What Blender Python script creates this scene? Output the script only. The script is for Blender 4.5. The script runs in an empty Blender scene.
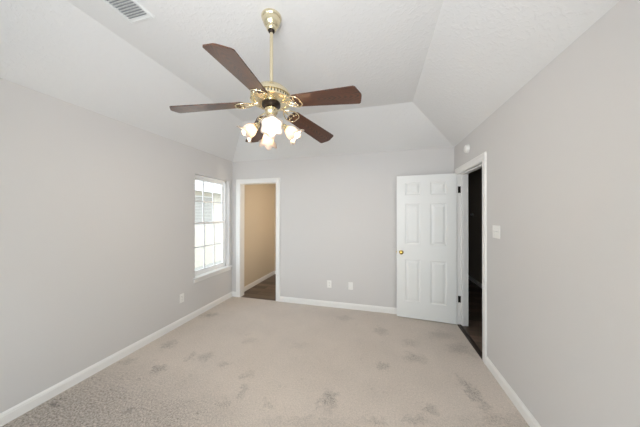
import bpy, bmesh, math, random
from mathutils import Vector, Matrix
PI = math.pi
S = bpy.context.scene
C = S.collection
random.seed(7)

# ------------------------------------------------------------------ camera, world, light, exposure
F_PX, YAW, PITCH, ROLL, CAM_H = 223.79, 0.2543, 0.0039, 0.0013, 1.4861
cam_data = bpy.data.cameras.new('camera'); cam = bpy.data.objects.new('camera', cam_data); C.objects.link(cam)
cam_data.sensor_fit = 'HORIZONTAL'; cam_data.sensor_width = 36.0; cam_data.lens = 36.0 * F_PX / 640.0
cam_data.clip_start = 0.02; cam_data.clip_end = 300
_f = Vector((-math.sin(YAW) * math.cos(PITCH), math.cos(YAW) * math.cos(PITCH), math.sin(PITCH)))
_r = Vector((math.cos(YAW), math.sin(YAW), 0)); _u = _r.cross(_f)
_r2 = math.cos(ROLL) * _r + math.sin(ROLL) * _u; _u2 = -math.sin(ROLL) * _r + math.cos(ROLL) * _u
cam.matrix_world = Matrix(((_r2.x, _u2.x, -_f.x, 0), (_r2.y, _u2.y, -_f.y, 0), (_r2.z, _u2.z, -_f.z, CAM_H), (0, 0, 0, 1)))
S.camera = cam

WORLD_STRENGTH = 3.3
W = bpy.data.worlds.new('overcast_sky'); S.world = W; W.use_nodes = True
_n = W.node_tree.nodes; _l = W.node_tree.links
_bg = _n['Background']
_tc = _n.new('ShaderNodeTexCoord'); _sx = _n.new('ShaderNodeSeparateXYZ'); _rp = _n.new('ShaderNodeValToRGB')
_l.new(_tc.outputs['Generated'], _sx.inputs[0]); _l.new(_sx.outputs['Z'], _rp.inputs[0]); _l.new(_rp.outputs[0], _bg.inputs[0])
_rp.color_ramp.elements[0].position = 0.0; _rp.color_ramp.elements[0].color = (0.90, 0.95, 1.0, 1)
_rp.color_ramp.elements[1].position = 1.0; _rp.color_ramp.elements[1].color = (0.72, 0.84, 1.0, 1)
_bg.inputs[1].default_value = WORLD_STRENGTH

# room frame (metres): camera stands at x=0, y=0
XL, XR, YB, YF, H = -2.563, 1.042, 3.535, -0.75, 2.44
ZT, INS, T = 2.848, 0.64, 0.12

def area(name, loc, rot, sx, sy, watts, col):
    d = bpy.data.lights.new(name, 'AREA'); d.shape = 'RECTANGLE'; d.size = sx; d.size_y = sy; d.energy = watts; d.color = col
    o = bpy.data.objects.new(name, d); C.objects.link(o); o.location = loc; o.rotation_euler = rot
ADDED_WINDOWS = [(-2.35, -0.85), (-0.65, 0.85)]
FW_Z0, FW_Z1 = 0.45, 2.2
DAY_WS, FLASH_W = (12, 17), 135
FLASH_AT, FLASH_TO = (-.3, -.3, 1.65), (-.8, 2.6, 2.9)
for (a, b), DAY_W in zip(ADDED_WINDOWS, DAY_WS):      # daylight fill through two windows added out of view behind the camera
    area('window_daylight', ((a + b) / 2, YF - T - 0.02, (FW_Z0 + FW_Z1) / 2), (PI / 2, 0, 0), b - a, FW_Z1 - FW_Z0, DAY_W, (.84, .92, 1))
# the photographer's flash, bounced off the ceiling above the camera
fl = bpy.data.lights.new('bounce_flash', 'SPOT'); fl.energy = FLASH_W; fl.color = (.975, .975, 1); fl.spot_size = math.radians(120); fl.spot_blend = 1; fl.shadow_soft_size = .38
flo = bpy.data.objects.new('bounce_flash', fl); C.objects.link(flo); flo.location = FLASH_AT
flo.rotation_euler = (Vector(FLASH_TO) - Vector(FLASH_AT)).to_track_quat('-Z', 'Y').to_euler()

S.view_settings.view_transform = 'Standard'; S.view_settings.look = 'None'
S.view_settings.gamma = 1.0; S.view_settings.use_curve_mapping = False
S.view_settings.exposure = 0.05
BULB_L = 520.0
CLOSET_W = 20

# ------------------------------------------------------------------ helpers
def link(o, parent=None):
    C.objects.link(o)
    if parent: o.parent = parent
    return o
def mesh_obj(name, bm, mat, parent=None, smooth=None):
    me = bpy.data.meshes.new(name)
    bmesh.ops.recalc_face_normals(bm, faces=bm.faces[:])
    bm.to_mesh(me); bm.free()
    if isinstance(mat, (list, tuple)):
        for m in mat: me.materials.append(m)
    else: me.materials.append(mat)
    if smooth:
        for p in me.polygons: p.use_smooth = True
        if smooth is not True: me.set_sharp_from_angle(angle=math.radians(smooth))
    return link(bpy.data.objects.new(name, me), parent)
def thing(name, label, cat, loc=(0, 0, 0), rotz=0, group=None):
    o = bpy.data.objects.new(name, None); o.empty_display_size = .1; C.objects.link(o)
    o.location = loc; o.rotation_euler = (0, 0, rotz); o['label'] = label; o['category'] = cat
    if group: o['group'] = group
    return o
def tag(o, label, cat, group=None):
    o['label'] = label; o['category'] = cat
    if group: o['group'] = group
    return o
def struct(name, bm, mat, parent=None, smooth=None):
    o = mesh_obj(name, bm, mat, parent, smooth)
    if parent is None: o['kind'] = 'structure'
    return o
def box(bm, x0, x1, y0, y1, z0, z1, mi=0, bev=0.0):
    vs = [bm.verts.new(v) for v in ((x0,y0,z0),(x1,y0,z0),(x1,y1,z0),(x0,y1,z0),(x0,y0,z1),(x1,y0,z1),(x1,y1,z1),(x0,y1,z1))]
    fs = [bm.faces.new([vs[i] for i in q]) for q in ((0,3,2,1),(4,5,6,7),(0,1,5,4),(1,2,6,5),(2,3,7,6),(3,0,4,7))]
    for f in fs: f.material_index = mi
    if bev > 0:
        es = set()
        for f in fs: es.update(f.edges)
        bmesh.ops.bevel(bm, geom=list(es), offset=bev, segments=2, affect='EDGES', profile=.6)
def prism(bm, pts, axis, a0, a1):
    """pts: 2D outline; extrude along axis ('x','y','z') between a0 and a1"""
    def P(u, v, w): return {'x': (w, u, v), 'y': (u, w, v), 'z': (u, v, w)}[axis]
    A = [bm.verts.new(P(u, v, a0)) for u, v in pts]; B = [bm.verts.new(P(u, v, a1)) for u, v in pts]
    n = len(pts)
    bm.faces.new(A); bm.faces.new(B[::-1])
    for i in range(n): bm.faces.new((A[i], B[i], B[(i+1) % n], A[(i+1) % n]))
def lathe(bm, prof, seg=40, M=None, lob=None):
    """prof: (r, z) from one end to the other about the z axis; closed where r == 0"""
    rings = []
    for k, (r, z) in enumerate(prof):
        if r < 1e-6:
            rings.append([bm.verts.new((0, 0, z))])
        else:
            ring = []
            for i in range(seg):
                a = 2 * PI * i / seg
                rr, zz = (r, z) if lob is None else lob(k, a, r, z)
                ring.append(bm.verts.new((rr * math.cos(a), rr * math.sin(a), zz)))
            rings.append(ring)
    for A, B in zip(rings, rings[1:]):
        for i in range(seg):
            j = (i + 1) % seg
            if len(A) == 1 and len(B) == 1: continue
            if len(A) == 1: bm.faces.new((A[0], B[i], B[j]))
            elif len(B) == 1: bm.faces.new((A[i], B[0], A[j]))
            else: bm.faces.new((A[i], B[i], B[j], A[j]))
    if M is not None:
        vs = [v for R in rings for v in R]
        bmesh.ops.transform(bm, matrix=M, verts=vs)
def tube(bm, pts, r, seg=10, closed=False):
    pts = [Vector(p) for p in pts]; n = len(pts); rings = []
    up = Vector((0, 0, 1)); prev = None
    for i, p in enumerate(pts):
        if closed: d = pts[(i+1) % n] - pts[i-1]
        else: d = pts[min(i+1, n-1)] - pts[max(i-1, 0)]
        d.normalize()
        if prev is None:
            a = up if abs(d.dot(up)) < .95 else Vector((1, 0, 0))
            x = d.cross(a).normalized()
        else: x = (prev - d * prev.dot(d)).normalized()
        prev = x; y = d.cross(x)
        rr = r[i] if isinstance(r, (list, tuple)) else r
        rings.append([bm.verts.new(p + x * rr * math.cos(2*PI*k/seg) + y * rr * math.sin(2*PI*k/seg)) for k in range(seg)])
    m = n if closed else n - 1
    for i in range(m):
        A = rings[i]; B = rings[(i+1) % n]
        for k in range(seg): bm.faces.new((A[k], B[k], B[(k+1) % seg], A[(k+1) % seg]))
    if not closed: bm.faces.new(rings[0]); bm.faces.new(rings[-1])
def bez(p, n=14):
    p = [Vector(q) for q in p]; out = []
    for i in range(n + 1):
        t = i / n; q = p[:]
        while len(q) > 1: q = [q[k].lerp(q[k+1], t) for k in range(len(q)-1)]
        out.append(q[0])
    return out
def BM(): return bmesh.new()

# ------------------------------------------------------------------ materials
def srgb(r, g, b):
    f = lambda c: (c/255/12.92) if c/255 <= .04045 else ((c/255+.055)/1.055)**2.4
    return (f(r), f(g), f(b), 1)
def mat(name, col, rough=.5, metal=0.0, bump=None, var=None, spec=.5, coat=0.0, coat_rough=.1):
    m = bpy.data.materials.new(name); m.use_nodes = True
    n, l = m.node_tree.nodes, m.node_tree.links; b = n['Principled BSDF']
    b.inputs['Base Color'].default_value = col; b.inputs['Roughness'].default_value = rough
    b.inputs['Metallic'].default_value = metal; b.inputs['Specular IOR Level'].default_value = spec
    b.inputs['Coat Weight'].default_value = coat; b.inputs['Coat Roughness'].default_value = coat_rough
    tc = n.new('ShaderNodeTexCoord')
    if bump:                       # (scale, strength, distance[, detail])
        t = n.new('ShaderNodeTexNoise'); t.inputs['Scale'].default_value = bump[0]; t.inputs['Detail'].default_value = bump[3] if len(bump) > 3 else 3
        l.new(tc.outputs['Object'], t.inputs['Vector'])
        u = n.new('ShaderNodeBump'); u.inputs['Strength'].default_value = bump[1]; u.inputs['Distance'].default_value = bump[2]
        l.new(t.outputs['Fac'], u.inputs['Height']); l.new(u.outputs[0], b.inputs['Normal'])
    if var:                        # (scale, amount): faint mottling of the surface itself
        t = n.new('ShaderNodeTexNoise'); t.inputs['Scale'].default_value = var[0]; t.inputs['Detail'].default_value = 4
        l.new(tc.outputs['Object'], t.inputs['Vector'])
        mr = n.new('ShaderNodeMapRange'); mr.inputs['To Min'].default_value = 1 - var[1]; mr.inputs['To Max'].default_value = 1 + var[1]
        l.new(t.outputs['Fac'], mr.inputs['Value'])
        mx = n.new('ShaderNodeVectorMath'); mx.operation = 'SCALE'; mx.inputs[0].default_value = col[:3]
        l.new(mr.outputs[0], mx.inputs['Scale']); l.new(mx.outputs[0], b.inputs['Base Color'])
    return m

M_WALL = mat('greige_wall_paint', srgb(213, 210, 208), .75, bump=(60, .12, .002), var=(1.2, .008), spec=.25)
M_TAN = mat('tan_wall_paint', srgb(212, 198, 176), .75, bump=(60, .12, .002), spec=.25)
M_HALL = mat('hall_wall_paint', srgb(182, 172, 158), .75, bump=(60, .12, .002), spec=.2)
M_TRIM = mat('white_trim_paint', srgb(238, 236, 233), .35, bump=(25, .05, .001), spec=.4)
M_DOOR = mat('white_door_paint', srgb(236, 236, 234), .38, bump=(90, .06, .001), spec=.4)
M_VINYL = mat('white_vinyl', srgb(246, 246, 246), .35, var=(8, .005))
M_PLASTIC = mat('white_plastic', srgb(240, 238, 234), .4, var=(20, .004))
M_VENT = mat('white_vent_enamel', srgb(228, 229, 228), .4, var=(30, .01))
M_DARK = mat('dark_void', srgb(150, 152, 154), .8, var=(20, .02))
M_BRONZE = mat('dark_bronze', srgb(45, 40, 36), .4, .8, var=(80, .1))
M_BRASS = mat('polished_pale_brass', srgb(234, 222, 190), .24, 1.0, var=(30, .03))
M_BRASSD = mat('blackened_steel', srgb(48, 38, 32), .45, .6, var=(60, .08))
M_KNOB = mat('polished_brass', srgb(214, 182, 100), .18, 1.0, var=(60, .03))
M_SLOT = mat('slot_black', srgb(40, 38, 36), .6, var=(80, .05))

def ceiling_mat():
    m = mat('knockdown_ceiling_paint', srgb(226, 225, 224), .85, spec=.2)
    n, l = m.node_tree.nodes, m.node_tree.links; b = n['Principled BSDF']
    tc = n.new('ShaderNodeTexCoord'); t = n.new('ShaderNodeTexNoise'); t.inputs['Scale'].default_value = 34; t.inputs['Detail'].default_value = 3; t.inputs['Distortion'].default_value = .6
    l.new(tc.outputs['Object'], t.inputs['Vector'])
    r = n.new('ShaderNodeValToRGB'); r.color_ramp.elements[0].position = .5; r.color_ramp.elements[1].position = .62
    l.new(t.outputs['Fac'], r.inputs[0])
    u = n.new('ShaderNodeBump'); u.inputs['Strength'].default_value = .3; u.inputs['Distance'].default_value = .003
    l.new(r.outputs[0], u.inputs['Height']); l.new(u.outputs[0], b.inputs['Normal'])
    return m
M_CEIL = ceiling_mat()

# brushed patches of the carpet, with broad darker ones at the near left: (x, y, half-length, half-width, turn)
PATCHES = [
    (-0.383, 1.768, 0.048, 0.082, 0.9), (0.769, 2.121, 0.041, 0.133, 0.8), (0.876, 2.79, 0.1, 0.089, 0.55), (0.371, 2.505, 0.094, 0.063, 0.55),
    (0.037, 2.283, 0.059, 0.038, 0.6), (-1.177, 1.501, 0.07, 0.051, 0.6), (0.035, 2.964, 0.077, 0.078, 0.5), (0.763, 3.057, 0.124, 0.08, 0.45),
    (-1.173, 1.839, 0.046, 0.041, 0.5), (0.384, 1.873, 0.038, 0.04, 0.6), (-1.102, 1.653, 0.025, 0.069, 0.5), (0.819, 1.892, 0.087, 0.041, 0.6),
    (0.258, 1.745, 0.072, 0.035, 0.5), (-1.718, 2.001, 0.042, 0.057, 0.45), (-2.041, 1.681, 0.067, 0.061, 0.9), (-2.31, 2.032, 0.057, 0.072, 0.6),
    (-2.414, 2.788, 0.103, 0.067, 0.6), (-2.221, 1.5, 0.063, 0.049, 0.7), (-1.895, 1.92, 0.031, 0.078, 0.5), (-1.744, 1.959, 0.062, 0.047, 0.5),
    (-2.452, 1.692, 0.07, 0.051, 0.5), (-2.06, 1.37, 0.09, 0.035, 0.6), (-1.471, 1.903, 0.039, 0.04, 0.5), (-1.902, 1.381, 0.048, 0.052, 0.6),
    (-0.46, 3.203, 0.086, 0.064, 0.4), (-0.832, 1.611, 0.039, 0.039, 0.4), (0.368, 2.776, 0.081, 0.055, 0.4), (-2.311, 1.141, 0.105, 0.053, 0.6),
    (-1.382, 1.402, 0.091, 0.031, 0.45), (-2.329, 1.332, 0.075, 0.046, 0.5), (-1.466, 2.358, 0.071, 0.045, 0.3), (-0.86, 2.413, 0.068, 0.04, 0.25),
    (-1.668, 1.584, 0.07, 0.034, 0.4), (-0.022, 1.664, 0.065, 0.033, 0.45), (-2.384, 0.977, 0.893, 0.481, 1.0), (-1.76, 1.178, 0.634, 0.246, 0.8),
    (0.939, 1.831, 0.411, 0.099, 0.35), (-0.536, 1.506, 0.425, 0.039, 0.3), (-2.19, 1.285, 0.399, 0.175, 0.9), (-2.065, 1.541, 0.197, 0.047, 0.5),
]

def carpet_mat():
    m = mat('beige_carpet', srgb(211, 199, 188), .95, spec=.1)
    n, l = m.node_tree.nodes, m.node_tree.links; b = n['Principled BSDF']
    b.inputs['Sheen Weight'].default_value = .15
    tc = n.new('ShaderNodeTexCoord')
    def noise(sc, det, rough=.6):
        t = n.new('ShaderNodeTexNoise'); t.inputs['Scale'].default_value = sc; t.inputs['Detail'].default_value = det; t.inputs['Roughness'].default_value = rough
        l.new(tc.outputs['Object'], t.inputs['Vector']); return t
    def math_(op, a, bb=None, c=None):
        q = n.new('ShaderNodeMath'); q.operation = op
        for i, v in enumerate((a, bb, c)):
            if v is None: continue
            if isinstance(v, (int, float)): q.inputs[i].default_value = v
            else: l.new(v, q.inputs[i])
        return q.outputs[0]
    # warped position, so every patch has a ragged outline
    w = noise(16, 5); ws = n.new('ShaderNodeVectorMath'); ws.operation = 'MULTIPLY_ADD'
    l.new(w.outputs['Color'], ws.inputs[0]); ws.inputs[1].default_value = (.24, .24, 0); ws.inputs[2].default_value = (-.12, -.12, 0)
    pa = n.new('ShaderNodeVectorMath'); pa.operation = 'ADD'; l.new(tc.outputs['Object'], pa.inputs[0]); l.new(ws.outputs[0], pa.inputs[1])
    tot = None
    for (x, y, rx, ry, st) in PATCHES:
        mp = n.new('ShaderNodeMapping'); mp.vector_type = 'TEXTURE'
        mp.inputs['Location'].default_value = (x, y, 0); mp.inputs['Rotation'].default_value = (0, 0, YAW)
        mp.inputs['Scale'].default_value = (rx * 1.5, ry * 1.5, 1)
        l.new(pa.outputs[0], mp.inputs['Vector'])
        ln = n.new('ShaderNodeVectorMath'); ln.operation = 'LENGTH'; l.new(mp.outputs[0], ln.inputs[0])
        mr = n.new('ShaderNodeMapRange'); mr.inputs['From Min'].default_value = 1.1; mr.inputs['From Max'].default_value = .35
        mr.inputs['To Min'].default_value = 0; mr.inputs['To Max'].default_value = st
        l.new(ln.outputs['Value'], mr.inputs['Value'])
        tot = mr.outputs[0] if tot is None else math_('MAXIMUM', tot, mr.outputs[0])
    sp = noise(150, 3, .75); sp2 = noise(62, 3, .7); big = noise(2.2, 3)
    speck = math_('SUBTRACT', sp.outputs['Fac'], .5); speck2 = math_('SUBTRACT', sp2.outputs['Fac'], .5)
    k = math_('ADD', math_('MULTIPLY', speck, 1.0), math_('MULTIPLY', speck2, .45))
    clump = n.new('ShaderNodeMapRange'); clump.inputs['From Min'].default_value = .40; clump.inputs['From Max'].default_value = .60; clump.inputs['To Min'].default_value = .15; clump.inputs['To Max'].default_value = 1.3
    l.new(noise(70, 4, .8).outputs['Fac'], clump.inputs['Value'])
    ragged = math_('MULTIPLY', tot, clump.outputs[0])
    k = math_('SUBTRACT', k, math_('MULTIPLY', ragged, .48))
    k = math_('ADD', k, math_('MULTIPLY', math_('SUBTRACT', big.outputs['Fac'], .5), .22))
    streak = n.new('ShaderNodeMapRange'); streak.inputs['From Min'].default_value = .59; streak.inputs['From Max'].default_value = .70; streak.inputs['To Max'].default_value = .24
    l.new(noise(8, 7, .74).outputs['Fac'], streak.inputs['Value'])
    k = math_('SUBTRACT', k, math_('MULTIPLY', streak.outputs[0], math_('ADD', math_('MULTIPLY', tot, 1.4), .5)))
    k = math_('ADD', k, 1.0)
    mx = n.new('ShaderNodeVectorMath'); mx.operation = 'SCALE'; mx.inputs[0].default_value = srgb(211, 199, 188)[:3]
    l.new(k, mx.inputs['Scale']); l.new(mx.outputs[0], b.inputs['Base Color'])
    hgt = math_('ADD', sp.outputs['Fac'], math_('MULTIPLY', sp2.outputs['Fac'], .8))
    u = n.new('ShaderNodeBump'); u.inputs['Strength'].default_value = .55; u.inputs['Distance'].default_value = .007
    l.new(hgt, u.inputs['Height']); l.new(u.outputs[0], b.inputs['Normal'])
    return m
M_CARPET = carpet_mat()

def plank_mat():
    m = mat('dark_vinyl_plank', srgb(120, 104, 90), .45)
    n, l = m.node_tree.nodes, m.node_tree.links; b = n['Principled BSDF']
    tc = n.new('ShaderNodeTexCoord'); br = n.new('ShaderNodeTexBrick')
    br.inputs['Scale'].default_value = 1; br.inputs['Brick Width'].default_value = 1.1; br.inputs['Row Height'].default_value = .15
    br.inputs['Mortar Size'].default_value = .002; br.inputs['Color1'].default_value = srgb(128, 110, 96); br.inputs['Color2'].default_value = srgb(88, 74, 64)
    br.inputs['Mortar'].default_value = srgb(50, 42, 36)
    l.new(tc.outputs['Object'], br.inputs['Vector'])
    mp = n.new('ShaderNodeMapping'); mp.inputs['Scale'].default_value = (1.5, 22, 1); l.new(tc.outputs['Object'], mp.inputs['Vector'])
    t = n.new('ShaderNodeTexNoise'); t.inputs['Scale'].default_value = 1.5; t.inputs['Detail'].default_value = 5; l.new(mp.outputs[0], t.inputs['Vector'])
    mr = n.new('ShaderNodeMapRange'); mr.inputs['To Min'].default_value = .55; mr.inputs['To Max'].default_value = 1.45; l.new(t.outputs['Fac'], mr.inputs['Value'])
    mx = n.new('ShaderNodeVectorMath'); mx.operation = 'SCALE'; l.new(br.outputs['Color'], mx.inputs[0]); l.new(mr.outputs[0], mx.inputs['Scale'])
    l.new(mx.outputs[0], b.inputs['Base Color'])
    return m
M_PLANK = plank_mat()

def wood_blade_mat():
    m = mat('walnut_blade_veneer', srgb(96, 52, 34), .42, coat=.5, coat_rough=.2)
    n, l = m.node_tree.nodes, m.node_tree.links; b = n['Principled BSDF']
    tc = n.new('ShaderNodeTexCoord'); mp = n.new('ShaderNodeMapping')
    mp.inputs['Scale'].default_value = (3.2, 30, 10); l.new(tc.outputs['Object'], mp.inputs['Vector'])
    t = n.new('ShaderNodeTexNoise'); t.inputs['Scale'].default_value = 1.6; t.inputs['Detail'].default_value = 6; l.new(mp.outputs[0], t.inputs['Vector'])
    # cathedral grain: bands around a stretched centre line
    mp2 = n.new('ShaderNodeMapping'); mp2.inputs['Location'].default_value = (-.2, 0, 0); mp2.inputs['Scale'].default_value = (1.0, 7.0, 1); l.new(tc.outputs['Object'], mp2.inputs['Vector'])
    wv = n.new('ShaderNodeTexWave'); wv.wave_type = 'RINGS'; wv.rings_direction = 'Z'; wv.inputs['Scale'].default_value = 9; wv.inputs['Distortion'].default_value = 4; wv.inputs['Detail'].default_value = 2; wv.inputs['Detail Scale'].default_value = 1.2
    l.new(mp2.outputs[0], wv.inputs['Vector'])
    mix = n.new('ShaderNodeMath'); mix.operation = 'MULTIPLY_ADD'; mix.inputs[1].default_value = .55
    l.new(wv.outputs['Fac'], mix.inputs[0]); l.new(t.outputs['Fac'], mix.inputs[2])
    r = n.new('ShaderNodeValToRGB'); e = r.color_ramp.elements
    e[0].position = .35; e[0].color = srgb(28, 14, 8); e[1].position = .95; e[1].color = srgb(84, 46, 26)
    l.new(mix.outputs[0], r.inputs[0]); l.new(r.outputs[0], b.inputs['Base Color'])
    return m
M_BLADE = wood_blade_mat()

def glass_mat():
    m = bpy.data.materials.new('window_glass'); m.use_nodes = True
    n, l = m.node_tree.nodes, m.node_tree.links
    for q in list(n): n.remove(q)
    o = n.new('ShaderNodeOutputMaterial'); mx = n.new('ShaderNodeMixShader'); tr = n.new('ShaderNodeBsdfTransparent'); gl = n.new('ShaderNodeBsdfGlossy')
    lw = n.new('ShaderNodeLayerWeight'); lw.inputs[0].default_value = .5; pw = n.new('ShaderNodeMath'); pw.operation = 'POWER'; pw.inputs[1].default_value = 5; l.new(lw.outputs['Facing'], pw.inputs[0])
    fr = n.new('ShaderNodeMath'); fr.operation = 'MULTIPLY_ADD'; fr.inputs[1].default_value = .9; fr.inputs[2].default_value = .04; l.new(pw.outputs[0], fr.inputs[0]); gl.inputs['Roughness'].default_value = .02
    tr.inputs[0].default_value = (.96, .98, .97, 1)
    l.new(fr.outputs[0], mx.inputs[0]); l.new(tr.outputs[0], mx.inputs[1]); l.new(gl.outputs[0], mx.inputs[2]); l.new(mx.outputs[0], o.inputs[0])
    return m
M_GLASS = glass_mat()
def shade_mat():
    m = bpy.data.materials.new('frosted_shade_glass'); m.use_nodes = True
    n, l = m.node_tree.nodes, m.node_tree.links
    for q in list(n): n.remove(q)
    o = n.new('ShaderNodeOutputMaterial'); mx = n.new('ShaderNodeMixShader'); tr = n.new('ShaderNodeBsdfTranslucent'); df = n.new('ShaderNodeBsdfPrincipled')
    tc = n.new('ShaderNodeTexCoord'); t = n.new('ShaderNodeTexNoise'); t.inputs['Scale'].default_value = 60; l.new(tc.outputs['Object'], t.inputs['Vector'])
    r = n.new('ShaderNodeValToRGB'); r.color_ramp.elements[0].color = (.96, .82, .70, 1); r.color_ramp.elements[1].color = (1, .90, .81, 1); l.new(t.outputs['Fac'], r.inputs[0])
    ds = n.new('ShaderNodeVectorMath'); ds.operation = 'SCALE'; ds.inputs['Scale'].default_value = .52; l.new(r.outputs[0], ds.inputs[0]); l.new(ds.outputs[0], tr.inputs[0]); l.new(r.outputs[0], df.inputs['Base Color']); df.inputs['Roughness'].default_value = .3
    mx.inputs[0].default_value = .4
    l.new(tr.outputs[0], mx.inputs[1]); l.new(df.outputs[0], mx.inputs[2]); l.new(mx.outputs[0], o.inputs[0])
    return m
M_SHADE = shade_mat()
def bulb_mat():
    m = mat('glowing_bulb', (1, .9, .75, 1), .4, var=(5, .01)); b = m.node_tree.nodes['Principled BSDF']
    b.inputs['Emission Color'].default_value = (1, .84, .62, 1); b.inputs['Emission Strength'].default_value = BULB_L
    return m
M_BULB = bulb_mat()

# ------------------------------------------------------------------ room shell
def wall_x(name, x0, x1, y0, y1, z1, holes, m, parent=None):
    """wall standing in a plane x = const; holes: (y0, y1, z0, z1)"""
    bm = BM(); hs = sorted(holes); y = y0
    for a, b, c, d in hs:
        if a > y: box(bm, x0, x1, y, a, 0, z1)
        if c > 0: box(bm, x0, x1, a, b, 0, c)
        if d < z1: box(bm, x0, x1, a, b, d, z1)
        y = b
    box(bm, x0, x1, y, y1, 0, z1)
    return struct(name, bm, m, parent)
def wall_y(name, x0, x1, y0, y1, z1, holes, m, parent=None):
    bm = BM(); hs = sorted(holes); x = x0
    for a, b, c, d in hs:
        if a > x: box(bm, x, a, y0, y1, 0, z1)
        if c > 0: box(bm, a, b, y0, y1, 0, c)
        if d < z1: box(bm, a, b, y0, y1, d, z1)
        x = b
    box(bm, x, x1, y0, y1, 0, z1)
    return struct(name, bm, m, parent)

WY0, WY1, WZ0, WZ1 = 2.675, 3.45, 0.55, 2.075          # side window opening
CX0, CX1, DZ = -2.40, -1.697, 2.035                    # closet opening
DY0, DY1 = 2.638, 3.397                                # hall doorway

wall_x('wall_left', XL - T, XL, YF, YB + T, H, [(WY0, WY1, WZ0, WZ1)], M_WALL)
wall_x('wall_right', XR, XR + T, YF, YB, H, [(DY0, DY1, 0, DZ)], M_WALL)
wall_y('wall_back', XL, XR + T, YB, YB + T, H, [(CX0, CX1, 0, DZ)], M_WALL)
wall_y('wall_front', XL - T, XR + T, YF - T, YF, H, [(a, b, FW_Z0, FW_Z1) for a, b in ADDED_WINDOWS], M_WALL)

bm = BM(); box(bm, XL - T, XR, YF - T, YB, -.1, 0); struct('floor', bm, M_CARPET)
# tray ceiling: four slopes rising from the wall tops to a raised flat
bm = BM()
def ring(x0, x1, y0, y1, z): return [bm.verts.new(v) for v in ((x0, y0, z), (x1, y0, z), (x1, y1, z), (x0, y1, z))]
def fill(A, B):
    for i in range(4): bm.faces.new((A[i], B[i], B[(i+1) % 4], A[(i+1) % 4]))
A = ring(XL - T, XR + T, YF - T, YB + T, H); B = ring(XL, XR, YF, YB, H)
D = ring(XL + INS, XR - INS, YF + INS, YB - INS, ZT)
A2 = ring(XL - T, XR + T, YF - T, YB + T, H + .08); D2 = ring(XL + INS - .1, XR - INS + .1, YF + INS - .1, YB - INS + .1, ZT + .08)
fill(A, B); fill(B, D); bm.faces.new(D); fill(A, A2); fill(A2, D2); bm.faces.new(D2)
struct('ceiling', bm, M_CEIL)

# closet / bath behind the back wall
KX, KY = -2.50, 5.10
wall_x('wall_closet_left', KX - T, KX, YB + T, KY + T, H, [], M_TAN)
wall_y('wall_closet_back', KX, -0.9, KY, KY + T, H, [], M_TAN)
wall_x('wall_closet_right', -0.9, -0.9 + T, YB + T, KY + T, H, [], M_TAN)
bm = BM(); box(bm, KX, -0.9, YB, KY, -.1, -.004); struct('floor_closet', bm, M_PLANK)
bm = BM(); box(bm, KX - T, -0.9 + T, YB + T, KY + T, H, H + .08); struct('ceiling_closet', bm, M_CEIL)
t = thing('wall_lamp', 'small frosted wall lamp on the closet side wall', 'wall lamp', (-.9, 4.1, 1.35))  # lamp added out of view to brighten the closet
bm = BM(); box(bm, -.02, 0, -.05, .05, -.07, .07, bev=.004); box(bm, -.07, -.015, -.008, .008, -.055, -.04, bev=.002); mesh_obj('back_plate', bm, M_BRASS, t)
bm = BM(); lathe(bm, [(.02, -.04), (.04, -.03), (.05, .02), (.055, .06), (.053, .06), (.048, .02), (.038, -.027), (.02, -.037)], 28, Matrix.Translation((-.07, 0, 0))); mesh_obj('lamp_shade', bm, M_SHADE, t, smooth=True)
ld = bpy.data.lights.new('closet_bulb', 'POINT'); ld.energy = CLOSET_W; ld.color = (1, .89, .74); ld.shadow_soft_size = .03  # fill light of the added closet lamp
lo = bpy.data.objects.new('closet_bulb', ld); C.objects.link(lo); lo.location = (-.97, 4.1, 1.46)
# hall beyond the open door
HX, HY0, HY1 = 2.03, 1.2, 7.5
wall_x('wall_hall_right', HX, HX + T, HY0, HY1, H, [], M_HALL)
wall_x('wall_hall_left', XR, XR + T, YB + T, HY1, H, [], M_HALL)
wall_y('wall_hall_front', XR + T, HX + T, HY0 - T, HY0, H, [], M_HALL)
wall_y('wall_hall_back', XR, HX + T, HY1, HY1 + T, H, [], M_HALL)
bm = BM(); box(bm, XR, HX, HY0, HY1, -.1, -.004); struct('floor_hall', bm, M_PLANK)
bm = BM(); box(bm, XR, HX + T, HY0 - T, HY1 + T, H + .081, H + .15); box(bm, XR + T, HX + T, HY0 - T, HY1 + T, H, H + .08); struct('ceiling_hall', bm, M_HALL)

# baseboards (profiled: flat board with a stepped, rounded top)
BH = .088
def base_prof(s=1): return [(0, 0), (.014, 0), (.014, .062), (.011, .066), (.011, .074), (.006, .082), (.003, BH), (0, BH)]
def base_run(name, axis, wall_at, sgn, a0, a1, z=0, m=None):
    bm = BM(); prism(bm, [(wall_at + sgn * u, v + z) for u, v in base_prof()], axis, a0, a1)
    return struct(name, bm, m or M_TRIM)
CW = .076
bm = BM(); prism(bm, [(XL + u, v) for u, v in base_prof()], 'y', YF, YB)
struct('baseboard_left', bm, M_TRIM)
bm = BM(); prism(bm, [(YB - u, v) for u, v in base_prof()], 'x', CX1 + CW, XR)
prism(bm, [(YB - u, v) for u, v in base_prof()], 'x', XL + .014, CX0 - CW)
struct('baseboard_back', bm, M_TRIM)
bm = BM(); prism(bm, [(XR - u, v) for u, v in base_prof()], 'y', YF, DY0 - CW - .002)
struct('baseboard_right', bm, M_TRIM)
bm = BM(); prism(bm, [(YF + u, v) for u, v in base_prof()], 'x', XL + .014, XR - .014); struct('baseboard_front', bm, M_TRIM)
bm = BM(); prism(bm, [(KX + u, v) for u, v in base_prof()], 'y', YB + T, KY); struct('baseboard_closet_left', bm, M_TRIM)
bm = BM(); prism(bm, [(KY - u, v) for u, v in base_prof()], 'x', KX + .014, -0.9); struct('baseboard_closet_back', bm, M_TRIM)
bm = BM(); prism(bm, [(HX - u, v) for u, v in base_prof()], 'y', HY0, HY1); struct('baseboard_hall', bm, M_TRIM)

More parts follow.
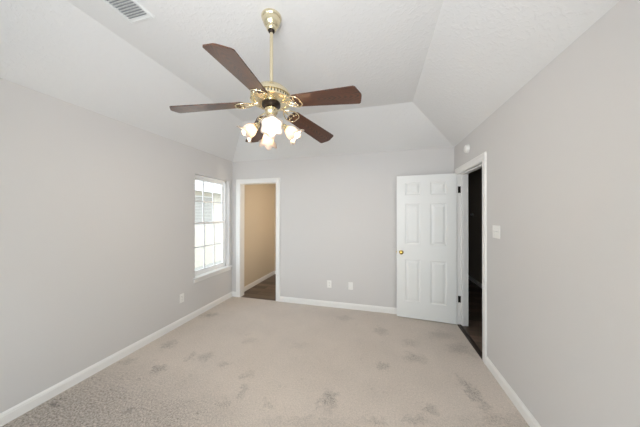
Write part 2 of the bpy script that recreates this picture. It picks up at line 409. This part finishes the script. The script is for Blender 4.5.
# door casings and jambs
def casing_prof(w):            # (across from the opening outwards, out of the wall)
    return [(0, 0), (0, .010), (.006, .013), (w*.55, .014), (w*.72, .018), (w-.004, .018), (w, .014), (w, 0)]
def casing(name, plane, at, out, lo, hi, top, w=CW):
    """plane 'y': opening lo..hi along x in wall y=at; out=-1/+1 direction out of the wall"""
    bm = BM(); pr = casing_prof(w); n = len(pr)
    def V(u, v, z): return bm.verts.new((u, at + out * v, z)) if plane == 'y' else bm.verts.new((at + out * v, u, z))
    paths = [lambda a, v: V(lo - a, v, 0), lambda a, v: V(lo - a, v, top + a), lambda a, v: V(hi + a, v, top + a), lambda a, v: V(hi + a, v, 0)]
    R = [[p(a, v) for a, v in pr] for p in paths]
    for A, B in zip(R, R[1:]):
        for i in range(n): bm.faces.new((A[i], B[i], B[(i+1) % n], A[(i+1) % n]))
    bm.faces.new(R[0]); bm.faces.new(R[-1])
    return struct(name, bm, M_TRIM)
J = .018
casing('trim_1', 'y', YB, -1, CX0, CX1, DZ)
casing('trim_2', 'x', XR, -1, DY0, DY1, DZ)
# closet jamb lining
bm = BM()
box(bm, CX0 - .001, CX0 + .004, YB - .004, YB + T + .004, -.004, DZ); box(bm, CX1 - .004, CX1 + .001, YB - .004, YB + T + .004, -.004, DZ)
box(bm, CX0, CX1, YB - .004, YB + T + .004, DZ - .004, DZ + .001)
struct('trim_3', bm, M_TRIM)
# hall doorway jamb lining with door stops
bm = BM()
box(bm, XR - .004, XR + T + .004, DY1 - .004, DY1 + .001, -.004, DZ); box(bm, XR - .004, XR + T + .004, DY0 - .001, DY0 + .004, -.004, DZ)
box(bm, XR - .004, XR + T + .004, DY0, DY1, DZ - .004, DZ + .001)
box(bm, XR + .040, XR + .078, DY1 - .015, DY1 - .004, -.004, DZ - .004, bev=.002); box(bm, XR + .040, XR + .078, DY0 + .004, DY0 + .015, -.004, DZ - .004, bev=.002)
box(bm, XR + .040, XR + .078, DY0 + .004, DY1 - .004, DZ - .016, DZ - .004, bev=.002)
struct('trim_4', bm, M_TRIM)
# dark threshold strip at the hall doorway
M_THR = mat('dark_wood_threshold', srgb(48, 36, 27), .5, bump=(40, .1, .001), var=(30, .15))
bm = BM(); prism(bm, [(XR - .012, 0), (XR - .004, .008), (XR + .03, .010), (XR + .045, .003), (XR + .045, -.004), (XR - .012, -.004)], 'y', DY0 + .006, DY1 - .006)
struct('trim_5', bm, M_THR)

# ------------------------------------------------------------------ side window (single hung, three by two lights per sash)
def window(name, plane, at, out, lo, hi, z0, z1, cols, rows=2, depth=.10):
    """frame set `depth` into the wall; plane 'x' means wall x=at; out = direction to the outside"""
    def B(bm, a0, a1, d0, d1, c0, c1, bev=0):
        p, q = sorted((at + out * d0, at + out * d1))
        if plane == 'x': box(bm, p, q, a0, a1, c0, c1, bev=bev)
        else: box(bm, a0, a1, p, q, c0, c1, bev=bev)
    fw = .032
    bm = BM()
    B(bm, lo, lo + fw, depth - .03, depth + .03, z0, z1, .002); B(bm, hi - fw, hi, depth - .03, depth + .03, z0, z1, .002)
    B(bm, lo, hi, depth - .03, depth + .03, z1 - fw, z1, .002); B(bm, lo, hi, depth - .03, depth + .03, z0, z0 + fw, .002)
    fr = struct(name, bm, M_VINYL)
    zm = (z0 + z1) / 2 + .025
    for k, (c0, c1, dd) in enumerate(((z0 + fw, zm + .018, depth - .012), (zm - .018, z1 - fw, depth + .012))):
        bm = BM(); s = .036; a0, a1 = lo + fw, hi - fw; d0, d1 = dd - .011, dd + .011
        B(bm, a0, a0 + s, d0, d1, c0, c1, .002); B(bm, a1 - s, a1, d0, d1, c0, c1, .002)
        B(bm, a0 + s, a1 - s, d0, d1, c0, c0 + s, .002); B(bm, a0 + s, a1 - s, d0, d1, c1 - s, c1, .002)
        for i in range(1, cols):
            u = a0 + s + (a1 - a0 - 2*s) * i / cols; B(bm, u - .009, u + .009, dd - .006, dd + .006, c0 + s, c1 - s)
        for i in range(1, rows):
            v = c0 + s + (c1 - c0 - 2*s) * i / rows; B(bm, a0 + s, a1 - s, dd - .0055, dd + .0055, v - .009, v + .009)
        sash = mesh_obj('sash', bm, M_VINYL, fr)
        bm = BM(); B(bm, a0 + s - .004, a1 - s + .004, dd - .002, dd + .002, c0 + s - .004, c1 - s + .004); mesh_obj('glass_pane', bm, M_GLASS, sash)
        if k == 0:
            bm = BM(); um = (a0 + a1) / 2; B(bm, um - .03, um + .03, dd - .030, dd - .011, c1 - .014, c1 - .002, .002); mesh_obj('sash_lock', bm, M_VINYL, sash)
    return fr
window('window_1', 'x', XL, -1, WY0, WY1, WZ0 + .02, WZ1, 3)
# stool (inner sill) with horns and an apron below it
bm = BM()
box(bm, XL - .068, XL + .001, WY0 + .001, WY1 - .001, WZ0, WZ0 + .02)
box(bm, XL, XL + .038, WY0 - .035, min(WY1 + .035, YB - .03), WZ0, WZ0 + .02, bev=.004)
prism(bm, [(XL, WZ0), (XL, WZ0 - .055), (XL + .010, WZ0 - .055), (XL + .015, WZ0 - .045), (XL + .015, WZ0)], 'y', WY0 - .02, min(WY1 + .02, YB - .045))
struct('trim_6', bm, M_TRIM)
for k, (a, b) in enumerate(ADDED_WINDOWS):  # added windows, unseen, there to let fill light into the room
    window('window_%d' % (k + 2), 'y', YF, -1, a, b, FW_Z0, FW_Z1, 1, 1)

# ------------------------------------------------------------------ six-panel door, standing open in front of the back wall
DW, DT, DH = .762, .035, 2.03
HXP, HYP = 1.021, 3.376                     # front lower hinge corner of the leaf
ang = math.atan2(3.432 - HYP, -(HXP - .262))
door = bpy.data.objects.new('door_1', None); C.objects.link(door); door['kind'] = 'structure'
door.location = (HXP, HYP, .012); door.rotation_euler = (0, 0, ang)
# local: x runs from hinge to free edge, y=0 is the camera-side face, thickness to -y (rotated 180) -> back wall
def door_leaf():
    bm = BM()
    st, mu = .118, .128; pw = (DW - 2*st - mu) / 2
    xs = [0, st, st + pw, st + pw + mu, DW - st, DW]
    zt = [0, .10, .28, .40, .98, 1.20, 1.80, DH]                 # measured from the top
    zs = [DH - z for z in zt][::-1]
    panel_rows = [1, 3, 5]
    for side in (0, 1):
        y = 0 if side == 0 else -DT
        sgn = -1 if side == 0 else 1                             # into the leaf
        for i in range(5):
            for k in range(7):
                x0, x1, z0, z1 = xs[i], xs[i+1], zs[k], zs[k+1]
                if i in (1, 3) and k in panel_rows:
                    prof = [(0, 0), (.004, .004), (.010, .0085), (.020, .0085), (.045, .002), (.05, .0015)]
                    R = []
                    for ins, dp in prof:
                        R.append([bm.verts.new((a, y + sgn * dp, c)) for a, c in ((x0+ins, z0+ins), (x1-ins, z0+ins), (x1-ins, z1-ins), (x0+ins, z1-ins))])
                    for A, B in zip(R, R[1:]):
                        for q in range(4): bm.faces.new((A[q], A[(q+1) % 4], B[(q+1) % 4], B[q]))
                    bm.faces.new(R[-1])
                else:
                    bm.faces.new([bm.verts.new(v) for v in ((x0, y, z0), (x1, y, z0), (x1, y, z1), (x0, y, z1))])
    for x in (0, DW): bm.faces.new([bm.verts.new(v) for v in ((x, 0, 0), (x, -DT, 0), (x, -DT, DH), (x, 0, DH))])
    for z in (0, DH): bm.faces.new([bm.verts.new(v) for v in ((0, 0, z), (DW, 0, z), (DW, -DT, z), (0, -DT, z))])
    bmesh.ops.remove_doubles(bm, verts=bm.verts[:], dist=1e-5)
    return bm
mesh_obj('door_leaf', door_leaf(), M_DOOR, door)
for side, name in ((1, 'door_knob'), (-1, 'door_knob')):
    bm = BM()
    y0 = 0 if side == 1 else -DT
    L = 1.0 if side == 1 else .62
    prof = [(0, 0), (.031, 0), (.031, .003), (.027, .007), (.014, .009), (.011, .012), (.011, .028*L), (.016, .032*L), (.024, .038*L), (.027, .046*L), (.025, .054*L), (.018, .059*L), (0, .061*L)]
    lathe(bm, prof, 32, Matrix.Translation((DW - .062, y0, .93)) @ Matrix.Rotation(-side * PI/2, 4, 'X'))
    mesh_obj(name, bm, M_KNOB, door, smooth=40)
bm = BM(); box(bm, DW, DW + .002, -.029, -.006, .90, .957); box(bm, DW, DW + .009, -.024, -.011, .92, .937, bev=.002); mesh_obj('latch_plate', bm, M_KNOB, door)
for zc in (.335, 1.81):
    bm = BM()
    # knuckle at the pin, plus the plate on the leaf edge
    lathe(bm, [(0, zc-.047), (.004, zc-.046), (.0055, zc-.044), (.0055, zc+.044), (.004, zc+.046), (0, zc+.047)], 14, Matrix.Translation((-.006, -DT + .004, 0)))
    box(bm, -.002, 0, -DT + .004, -.008, zc - .044, zc + .044)
    h = mesh_obj('hinge', bm, M_BRONZE, door, smooth=40)
# jamb-side hinge plates: let into the jamb of the doorway
for k, zc in enumerate((.347, 1.822)):
    bm = BM(); box(bm, XR + .000, XR + .034, DY1 - .0065, DY1 - .0035, zc - .044, zc + .044, bev=.001)
    for zz in (-.03, 0, .03): lathe(bm, [(0, .0005), (.0035, .0003), (.0035, 0)], 10, Matrix.Translation((XR + .02, DY1 - .0065, zc + zz)) @ Matrix.Rotation(PI/2, 4, 'X'))
    struct('trim_%d' % (7 + k), bm, M_BRONZE)

# ------------------------------------------------------------------ outlets, plates, switch, detector, vent, thermostat
def plate_bm(w, h, t=.006):
    bm = BM(); box(bm, -w/2, w/2, 0, t, -h/2, h/2, bev=.0025); return bm
def rot_place(o, loc, face):      # local +y is out of the wall
    o.location = loc; o.rotation_euler = (0, 0, {'-y': PI, '+x': -PI/2, '-x': PI/2}[face])
def outlet(label, loc, face):
    t = thing('wall_outlet', label, 'outlet'); rot_place(t, loc, face)
    mesh_obj('cover_plate', plate_bm(.072, .117), M_PLASTIC, t, smooth=35)
    for s in (-1, 1):
        bm = BM(); box(bm, -.0165, .0165, .005, .0085, s*.0195 - .0135, s*.0195 + .0135, bev=.003)
        r = mesh_obj('receptacle', bm, M_PLASTIC, t)
        bm = BM()
        box(bm, -.0075, -.0055, .0082, .0089, s*.0195 - .001, s*.0195 + .008); box(bm, .0055, .0075, .0082, .0089, s*.0195 - .001, s*.0195 + .007)
        lathe(bm, [(0, .0), (.0024, 0), (.0024, .0007), (0, .0007)], 10, Matrix.Translation((0, .0082, s*.0195 - .007)) @ Matrix.Rotation(-PI/2, 4, 'X'))
        mesh_obj('socket_slots', bm, M_SLOT, r)
    bm = BM(); lathe(bm, [(0, 0), (.003, 0), (.003, .0008), (0, .001)], 12, Matrix.Translation((0, .006, 0)) @ Matrix.Rotation(-PI/2, 4, 'X')); mesh_obj('screw', bm, M_PLASTIC, t)
    return t
outlet('white wall outlet low on the left wall, between the window and the camera', (XL, 2.453, .355), '+x')
outlet('white wall outlet low on the back wall, the one nearer the closet doorway', (-.762, YB, .364), '-y')
t = thing('cable_jack_plate', 'small white cover plate low on the back wall, nearer the open door', 'wall plate'); rot_place(t, (-.419, YB, .361), '-y')
mesh_obj('cover_plate', plate_bm(.072, .117), M_PLASTIC, t, smooth=35)
bm = BM(); lathe(bm, [(0, 0), (.0065, 0), (.0065, .003), (.0045, .003), (.0045, .009), (.0015, .009), (.0015, .004), (0, .004)], 18, Matrix.Translation((0, .006, 0)) @ Matrix.Rotation(-PI/2, 4, 'X')); mesh_obj('coaxial_jack', bm, M_VENT, t)
t = thing('light_switch', 'white double light switch on the right wall beside the dark doorway', 'light switch'); rot_place(t, (XR, 2.372, 1.33), '-x')
mesh_obj('cover_plate', plate_bm(.128, .117), M_PLASTIC, t, smooth=35)
for s in (-1, 1):
    bm = BM(); box(bm, s*.023 - .006, s*.023 + .006, .005, .0075, -.013, .013, bev=.001)
    prism(bm, [(.007, -.006), (.007, .006), (.019, .011), (.020, .005)], 'x', s*.023 - .004, s*.023 + .004)
    mesh_obj('toggle', bm, M_PLASTIC, t)
    for zz in (-.03, .03):
        bm = BM(); lathe(bm, [(0, 0), (.003, 0), (.003, .0008), (0, .001)], 12, Matrix.Translation((s*.023, .006, zz)) @ Matrix.Rotation(-PI/2, 4, 'X')); mesh_obj('screw', bm, M_VENT, t)
# smoke detector above the doorway
t = thing('smoke_detector', 'round white smoke detector on the right wall above the dark doorway', 'smoke detector'); rot_place(t, (XR, 3.035, 2.275), '-x')
RX = Matrix.Rotation(-PI/2, 4, 'X')
bm = BM(); lathe(bm, [(0, 0), (.052, 0), (.052, .008), (.049, .010), (0, .010)], 36, RX); mesh_obj('mounting_base', bm, M_PLASTIC, t, smooth=35)
bm = BM(); lathe(bm, [(0, .010), (.047, .010), (.048, .020), (.044, .031), (.036, .036), (.014, .038), (.012, .036), (0, .036)], 36, RX); mesh_obj('cover', bm, M_PLASTIC, t, smooth=35)
bm = BM(); lathe(bm, [(0, .036), (.007, .036), (.007, .0395), (0, .040)], 14, RX); mesh_obj('test_button', bm, M_VENT, t)
# small pale thermostat on the dark hall wall
t = thing('thermostat', 'tiny pale thermostat on the dark hall wall seen through the right doorway', 'thermostat'); rot_place(t, (HX, 5.67, 1.49), '-x')
bm = BM(); box(bm, -.05, .05, 0, .012, -.03, .03, bev=.003); mesh_obj('back_plate', bm, M_PLASTIC, t)
bm = BM(); box(bm, -.042, .042, .012, .026, -.024, .024, bev=.004); mesh_obj('housing', bm, M_PLASTIC, t)

# ceiling air vent
VX0, VX1, VY0, VY1 = -1.70, -1.49, .82, 1.205
t = thing('air_vent', 'white rectangular ceiling air vent with parallel slats', 'air vent', ((VX0+VX1)/2, (VY0+VY1)/2, ZT))
w, h = (VX1-VX0)/2, (VY1-VY0)/2; b = .024
bm = BM()
outer = [(-w, -h), (w, -h), (w, h), (-w, h)]
R = []
for ins, z in ((0, 0), (0, -.003), (.006, -.009), (b-.004, -.011), (b, -.008), (b, 0)):
    R.append([bm.verts.new((sx*(w-ins), sy*(h-ins), z)) for sx, sy in ((-1,-1),(1,-1),(1,1),(-1,1))])
for A, B in zip(R, R[1:] + R[:1]):
    for q in range(4): bm.faces.new((A[q], A[(q+1) % 4], B[(q+1) % 4], B[q]))
for s_ in (-1, 1): box(bm, -w + b - .001, w - b + .001, *sorted((s_*(h - b + .001), s_*(h - b - .016))), -.0095, -.0080)
mesh_obj('frame', bm, M_VENT, t)
bm = BM(); box(bm, -w+b-.002, w-b+.002, -h+b-.002, h-b+.002, -.0012, -.0002); mesh_obj('backing', bm, M_DARK, t)
nsl = 18; EB = .016
for i in range(nsl):
    y = -h + b + EB + (2*h - 2*b - 2*EB) * (i + .5) / nsl
    bm = BM(); prism(bm, [(y - .0078, -.0092), (y - .0068, -.0100), (y + .0062, -.0030), (y + .0052, -.0022)], 'x', -w + b - .003, w - b + .003)
    mesh_obj('slat', bm, M_VENT, t)

# ------------------------------------------------------------------ ceiling fan
FX, FY = -.714, 1.407
fan = thing('ceiling_fan', 'brass ceiling fan with five walnut blades and four glowing tulip shades', 'ceiling fan', (FX, FY, ZT))
def Z(z): return CAM_H + (z - CAM_H) * 1.02 - ZT
bm = BM(); lathe(bm, [(0, Z(ZT)), (.067, Z(ZT)), (.069, -.006), (.066, -.014), (.060, -.020), (.059, -.032), (.052, -.050), (.040, -.066), (.035, -.070), (.036, -.076), (.031, -.088), (.024, -.094), (0, -.094)], 44)
mesh_obj('canopy', bm, M_BRASS, fan, smooth=35)
bm = BM(); lathe(bm, [(0, -.0935), (.022, -.0935), (.021, -.102), (.014, -.110), (0, -.110)], 24); mesh_obj('hanger_ball', bm, M_BRASSD, fan, smooth=40)
bm = BM(); lathe(bm, [(0, -.10), (.0115, -.10), (.0115, Z(2.362)), (0, Z(2.362))], 20); mesh_obj('downrod', bm, M_BRASS, fan, smooth=40)
bm = BM(); lathe(bm, [(0, Z(2.370)), (.018, Z(2.370)), (.024, Z(2.362)), (.028, Z(2.352)), (.066, Z(2.346)), (.098, Z(2.332)), (.120, Z(2.313)), (.134, Z(2.290)),
    (.139, Z(2.280)), (.139, Z(2.276)), (.130, Z(2.273)), (.130, Z(2.256)), (.139, Z(2.253)), (.140, Z(2.246)), (.128, Z(2.238)), (.105, Z(2.232)), (.085, Z(2.229)), (0, Z(2.229))], 56)
hous = mesh_obj('motor_housing', bm, M_BRASS, fan, smooth=35)
bm = BM()
for i in range(40):
    a = 2*PI*i/40; Mx = Matrix.Rotation(a, 4, 'Z')
    n0 = len(bm.verts); box(bm, .1285, .1306, -.0035, .0035, Z(2.259), Z(2.271)); bm.verts.ensure_lookup_table()
    bmesh.ops.transform(bm, matrix=Mx, verts=bm.verts[n0:])
mesh_obj('cooling_slots', bm, M_SLOT, hous)
bm = BM(); lathe(bm, [(0, Z(2.2295)), (.062, Z(2.2295)), (.064, Z(2.225)), (.062, Z(2.216)), (.048, Z(2.212)), (0, Z(2.212))], 40); mesh_obj('flywheel', bm, M_BRASSD, fan, smooth=40)
bm = BM(); lathe(bm, [(0, Z(2.2125)), (.034, Z(2.2125)), (.040, Z(2.207)), (.0435, Z(2.198)), (.0445, Z(2.182)), (.041, Z(2.168)), (.034, Z(2.158)), (.035, Z(2.153)), (.028, Z(2.148)),
    (.026, Z(2.128)), (.032, Z(2.122)), (.034, Z(2.112)), (.030, Z(2.100)), (.020, Z(2.092)), (.008, Z(2.086)), (.008, Z(2.078)), (0, Z(2.074))], 40)
mesh_obj('switch_housing', bm, M_BRASS, fan, smooth=35)

# blades
PH = math.radians(-11.6); OFF = [0, 3.0, 0, -1.0, -.5]
TIP = [2.150, 2.140, 2.150, 2.146, 2.168]
PITS = [.20, .27, .20, .17, .20]
Z0, Z1, PIT = 2.210, 2.150, .20
def blade_outline():
    pts = []
    L0, L1 = .178, .612
    hw = lambda x: .055 + (.0735 - .055) * (x - L0) / (L1 - L0)
    right = [(L0 + .006, -hw(L0) + .010), (L0 + .022, -hw(L0 + .02))]
    right += [(L0 + (L1 - L0) * i / 8, -hw(L0 + (L1-L0)*i/8)) for i in range(1, 9)]
    right += [(L1 + .010, -.066), (.638, -.018), (.641, -.006)]
    pts = [(L0, -.030)] + right + [(x, -y) for x, y in right[::-1]] + [(L0, .030)]
    return pts
def blade_bm(t=.0055):
    bm = BM(); o = blade_outline()
    top = [bm.verts.new((x, y, t/2)) for x, y in o]; bot = [bm.verts.new((x, y, -t/2)) for x, y in o]
    bm.faces.new(top); bm.faces.new(bot[::-1]); n = len(o)
    rim = [bm.faces.new((top[i], bot[i], bot[(i+1) % n], top[(i+1) % n])) for i in range(n)]
    return bm
def iron_bm():
    """pierced brass bracket: arm from the flywheel, two scrolls hugging the blade root, screws"""
    bm = BM(); zb = -.0065
    tube(bm, bez([(.066, 0, .010), (.095, 0, .010), (.115, 0, zb), (.150, 0, zb)]), [.009 - .0025*i/14 for i in range(15)], 10)
    for s in (-1, 1):
        tube(bm, bez([(.112, 0, -.002), (.125, s*.022, zb), (.150, s*.050, zb), (.190, s*.068, zb), (.240, s*.058, zb), (.246, s*.020, zb), (.236, 0, zb)], 20), .0046, 8)
        tube(bm, bez([(.140, 0, zb), (.165, s*.004, zb), (.185, s*.030, zb), (.205, s*.030, zb), (.206, s*.012, zb), (.190, s*.008, zb)], 16), .0034, 8)
    for x, y in ((.200, .034), (.200, -.034), (.237, 0)):
        lathe(bm, [(0, zb-.006), (.005, zb-.005), (.007, zb-.001), (.007, zb+.004), (0, zb+.004)], 14, Matrix.Translation((x, y, 0)))
    return bm
first = None
for i in range(5):
    a = PH + math.radians(72) * i + math.radians(OFF[i])
    if first is None:
        bl = mesh_obj('blade', blade_bm(), M_BLADE, fan); ir = mesh_obj('blade_iron', iron_bm(), M_BRASS, bl, smooth=50); first = (bl, ir)
    else:
        bl = first[0].copy(); C.objects.link(bl); bl.parent = fan
        ir = first[1].copy(); C.objects.link(ir); ir.parent = bl
    slope = math.atan2(Z0 - TIP[i], .42)
    # droop about the root, pitch about the blade's length (near-clockwise side raised)
    zr = Z0 + math.tan(slope) * .20
    bl.matrix_local = Matrix.Translation((0, 0, Z(zr))) @ Matrix.Rotation(a, 4, 'Z') @ Matrix.Rotation(slope, 4, 'Y') @ Matrix.Rotation(-PITS[i], 4, 'X')

# light kit: four arms, each with socket cup, tulip shade and bulb
def cam_dir(lat, dep):
    return Vector((lat * math.cos(YAW) - dep * math.sin(YAW), lat * math.sin(YAW) + dep * math.cos(YAW), 0))
LAMPS = [(-1, -.2), (1, .1), (.24, -1), (-.38, 1)]
SC_R, SC_Z = .084, 2.088
def socket_bm():
    bm = BM(); lathe(bm, [(0, .004), (.010, .004), (.014, .000), (.0185, -.006), (.0195, -.020), (.026, -.026), (.027, -.032), (.024, -.034), (0, -.034)], 24); return bm
def shade_bm():
    prof = [(.021, -.028), (.024, -.034), (.033, -.046), (.041, -.062), (.043, -.078), (.042, -.092), (.047, -.106), (.058, -.117), (.068, -.122)]
    inner = [(r - .0022, z - .0006) for r, z in prof[::-1]]
    full = prof + inner; N = len(prof)
    def lob(k, a, r, z):
        kk = k if k < N else 2*N - 1 - k
        t = max(0, (kk - 3) / (N - 4))
        c = math.cos(6 * a)
        return r * (1 + .10 * t * c), z - .009 * t * t * c + .004 * t
    bm = BM(); lathe(bm, full, 72, None, lob); return bm
def bulb_bm():
    bm = BM(); lathe(bm, [(0, -.034), (.011, -.034), (.012, -.046), (.017, -.058), (.0235, -.074), (.0235, -.084), (.017, -.096), (.008, -.101), (0, -.102)], 24); return bm
proto = None
for k, (la, de) in enumerate(LAMPS):
    d = cam_dir(la, de).normalized(); az = math.atan2(d.y, d.x)
    if proto is None:
        bm = BM(); tube(bm, bez([(.022, 0, .020), (.050, 0, .046), (.082, 0, .050), (SC_R - .006, 0, .012), (SC_R, 0, 0)], 18), .0052, 10)
        arm = mesh_obj('lamp_arm', bm, M_BRASS, fan, smooth=60)
        subs = [mesh_obj('socket_cup', socket_bm(), M_BRASS, arm, smooth=35), mesh_obj('lamp_shade', shade_bm(), M_SHADE, arm, smooth=True), mesh_obj('light_bulb', bulb_bm(), M_BULB, arm, smooth=True)]
        proto = (arm, subs)
    else:
        arm = proto[0].copy(); C.objects.link(arm); arm.parent = fan; subs = []
        for q in proto[1]:
            c = q.copy(); C.objects.link(c); c.parent = arm; subs.append(c)
    arm.matrix_local = Matrix.Translation((0, 0, Z(SC_Z))) @ Matrix.Rotation(az, 4, 'Z')
    L = Matrix.Translation((SC_R, 0, 0)) @ Matrix.Rotation(-math.radians(50), 4, 'Y')
    for q in subs: q.matrix_local = L
# ------------------------------------------------------------------ outside the side window: ground and the neighbouring house
M_GROUND = mat('pale_concrete_yard', srgb(190, 187, 180), .95, var=(3, .1))
bm = BM(); box(bm, -40, 40, -40, 40, -.45, -.40); struct('ground', bm, M_GROUND)
def siding():
    m = mat('cream_siding', srgb(226, 218, 204), .7)
    n, l = m.node_tree.nodes, m.node_tree.links; b = n['Principled BSDF']
    tc = n.new('ShaderNodeTexCoord'); wv = n.new('ShaderNodeTexWave'); wv.bands_direction = 'Z'; wv.wave_profile = 'SAW'; wv.inputs['Scale'].default_value = 1.6
    l.new(tc.outputs['Object'], wv.inputs['Vector'])
    u = n.new('ShaderNodeBump'); u.inputs['Distance'].default_value = .02; l.new(wv.outputs['Fac'], u.inputs['Height']); l.new(u.outputs[0], b.inputs['Normal'])
    return m
house = thing('neighbour_house', 'pale house next door with a blinded window, seen through the bedroom window', 'house', (-6.2, 7.5, -.40))
bm = BM(); box(bm, -4, 0, -5, 7, 0, 3.0); mesh_obj('wall', bm, siding(), house)
bm = BM(); prism(bm, [(.45, 2.70), (.45, 2.86), (-2, 4.1), (-4.5, 2.86), (-4.5, 2.70)], 'y', -5.4, 7.4); mesh_obj('roof', bm, mat('grey_shingle', srgb(196, 190, 182), .9, var=(12, .15)), house)
bm = BM(); box(bm, .45, .475, -5.4, 7.4, 2.66, 2.88); mesh_obj('gutter', bm, M_TRIM, house)
bm = BM(); box(bm, 0, .03, -1.15, -.15, 1.5, 2.55); wf = mesh_obj('window_frame', bm, M_TRIM, house)
bm = BM()
for i in range(18): box(bm, .03, .036, -1.08, -.22, 1.56 + i*.053, 1.60 + i*.053)
mesh_obj('blind', bm, mat('grey_blind', srgb(170, 165, 158), .6, var=(10, .03)), wf)
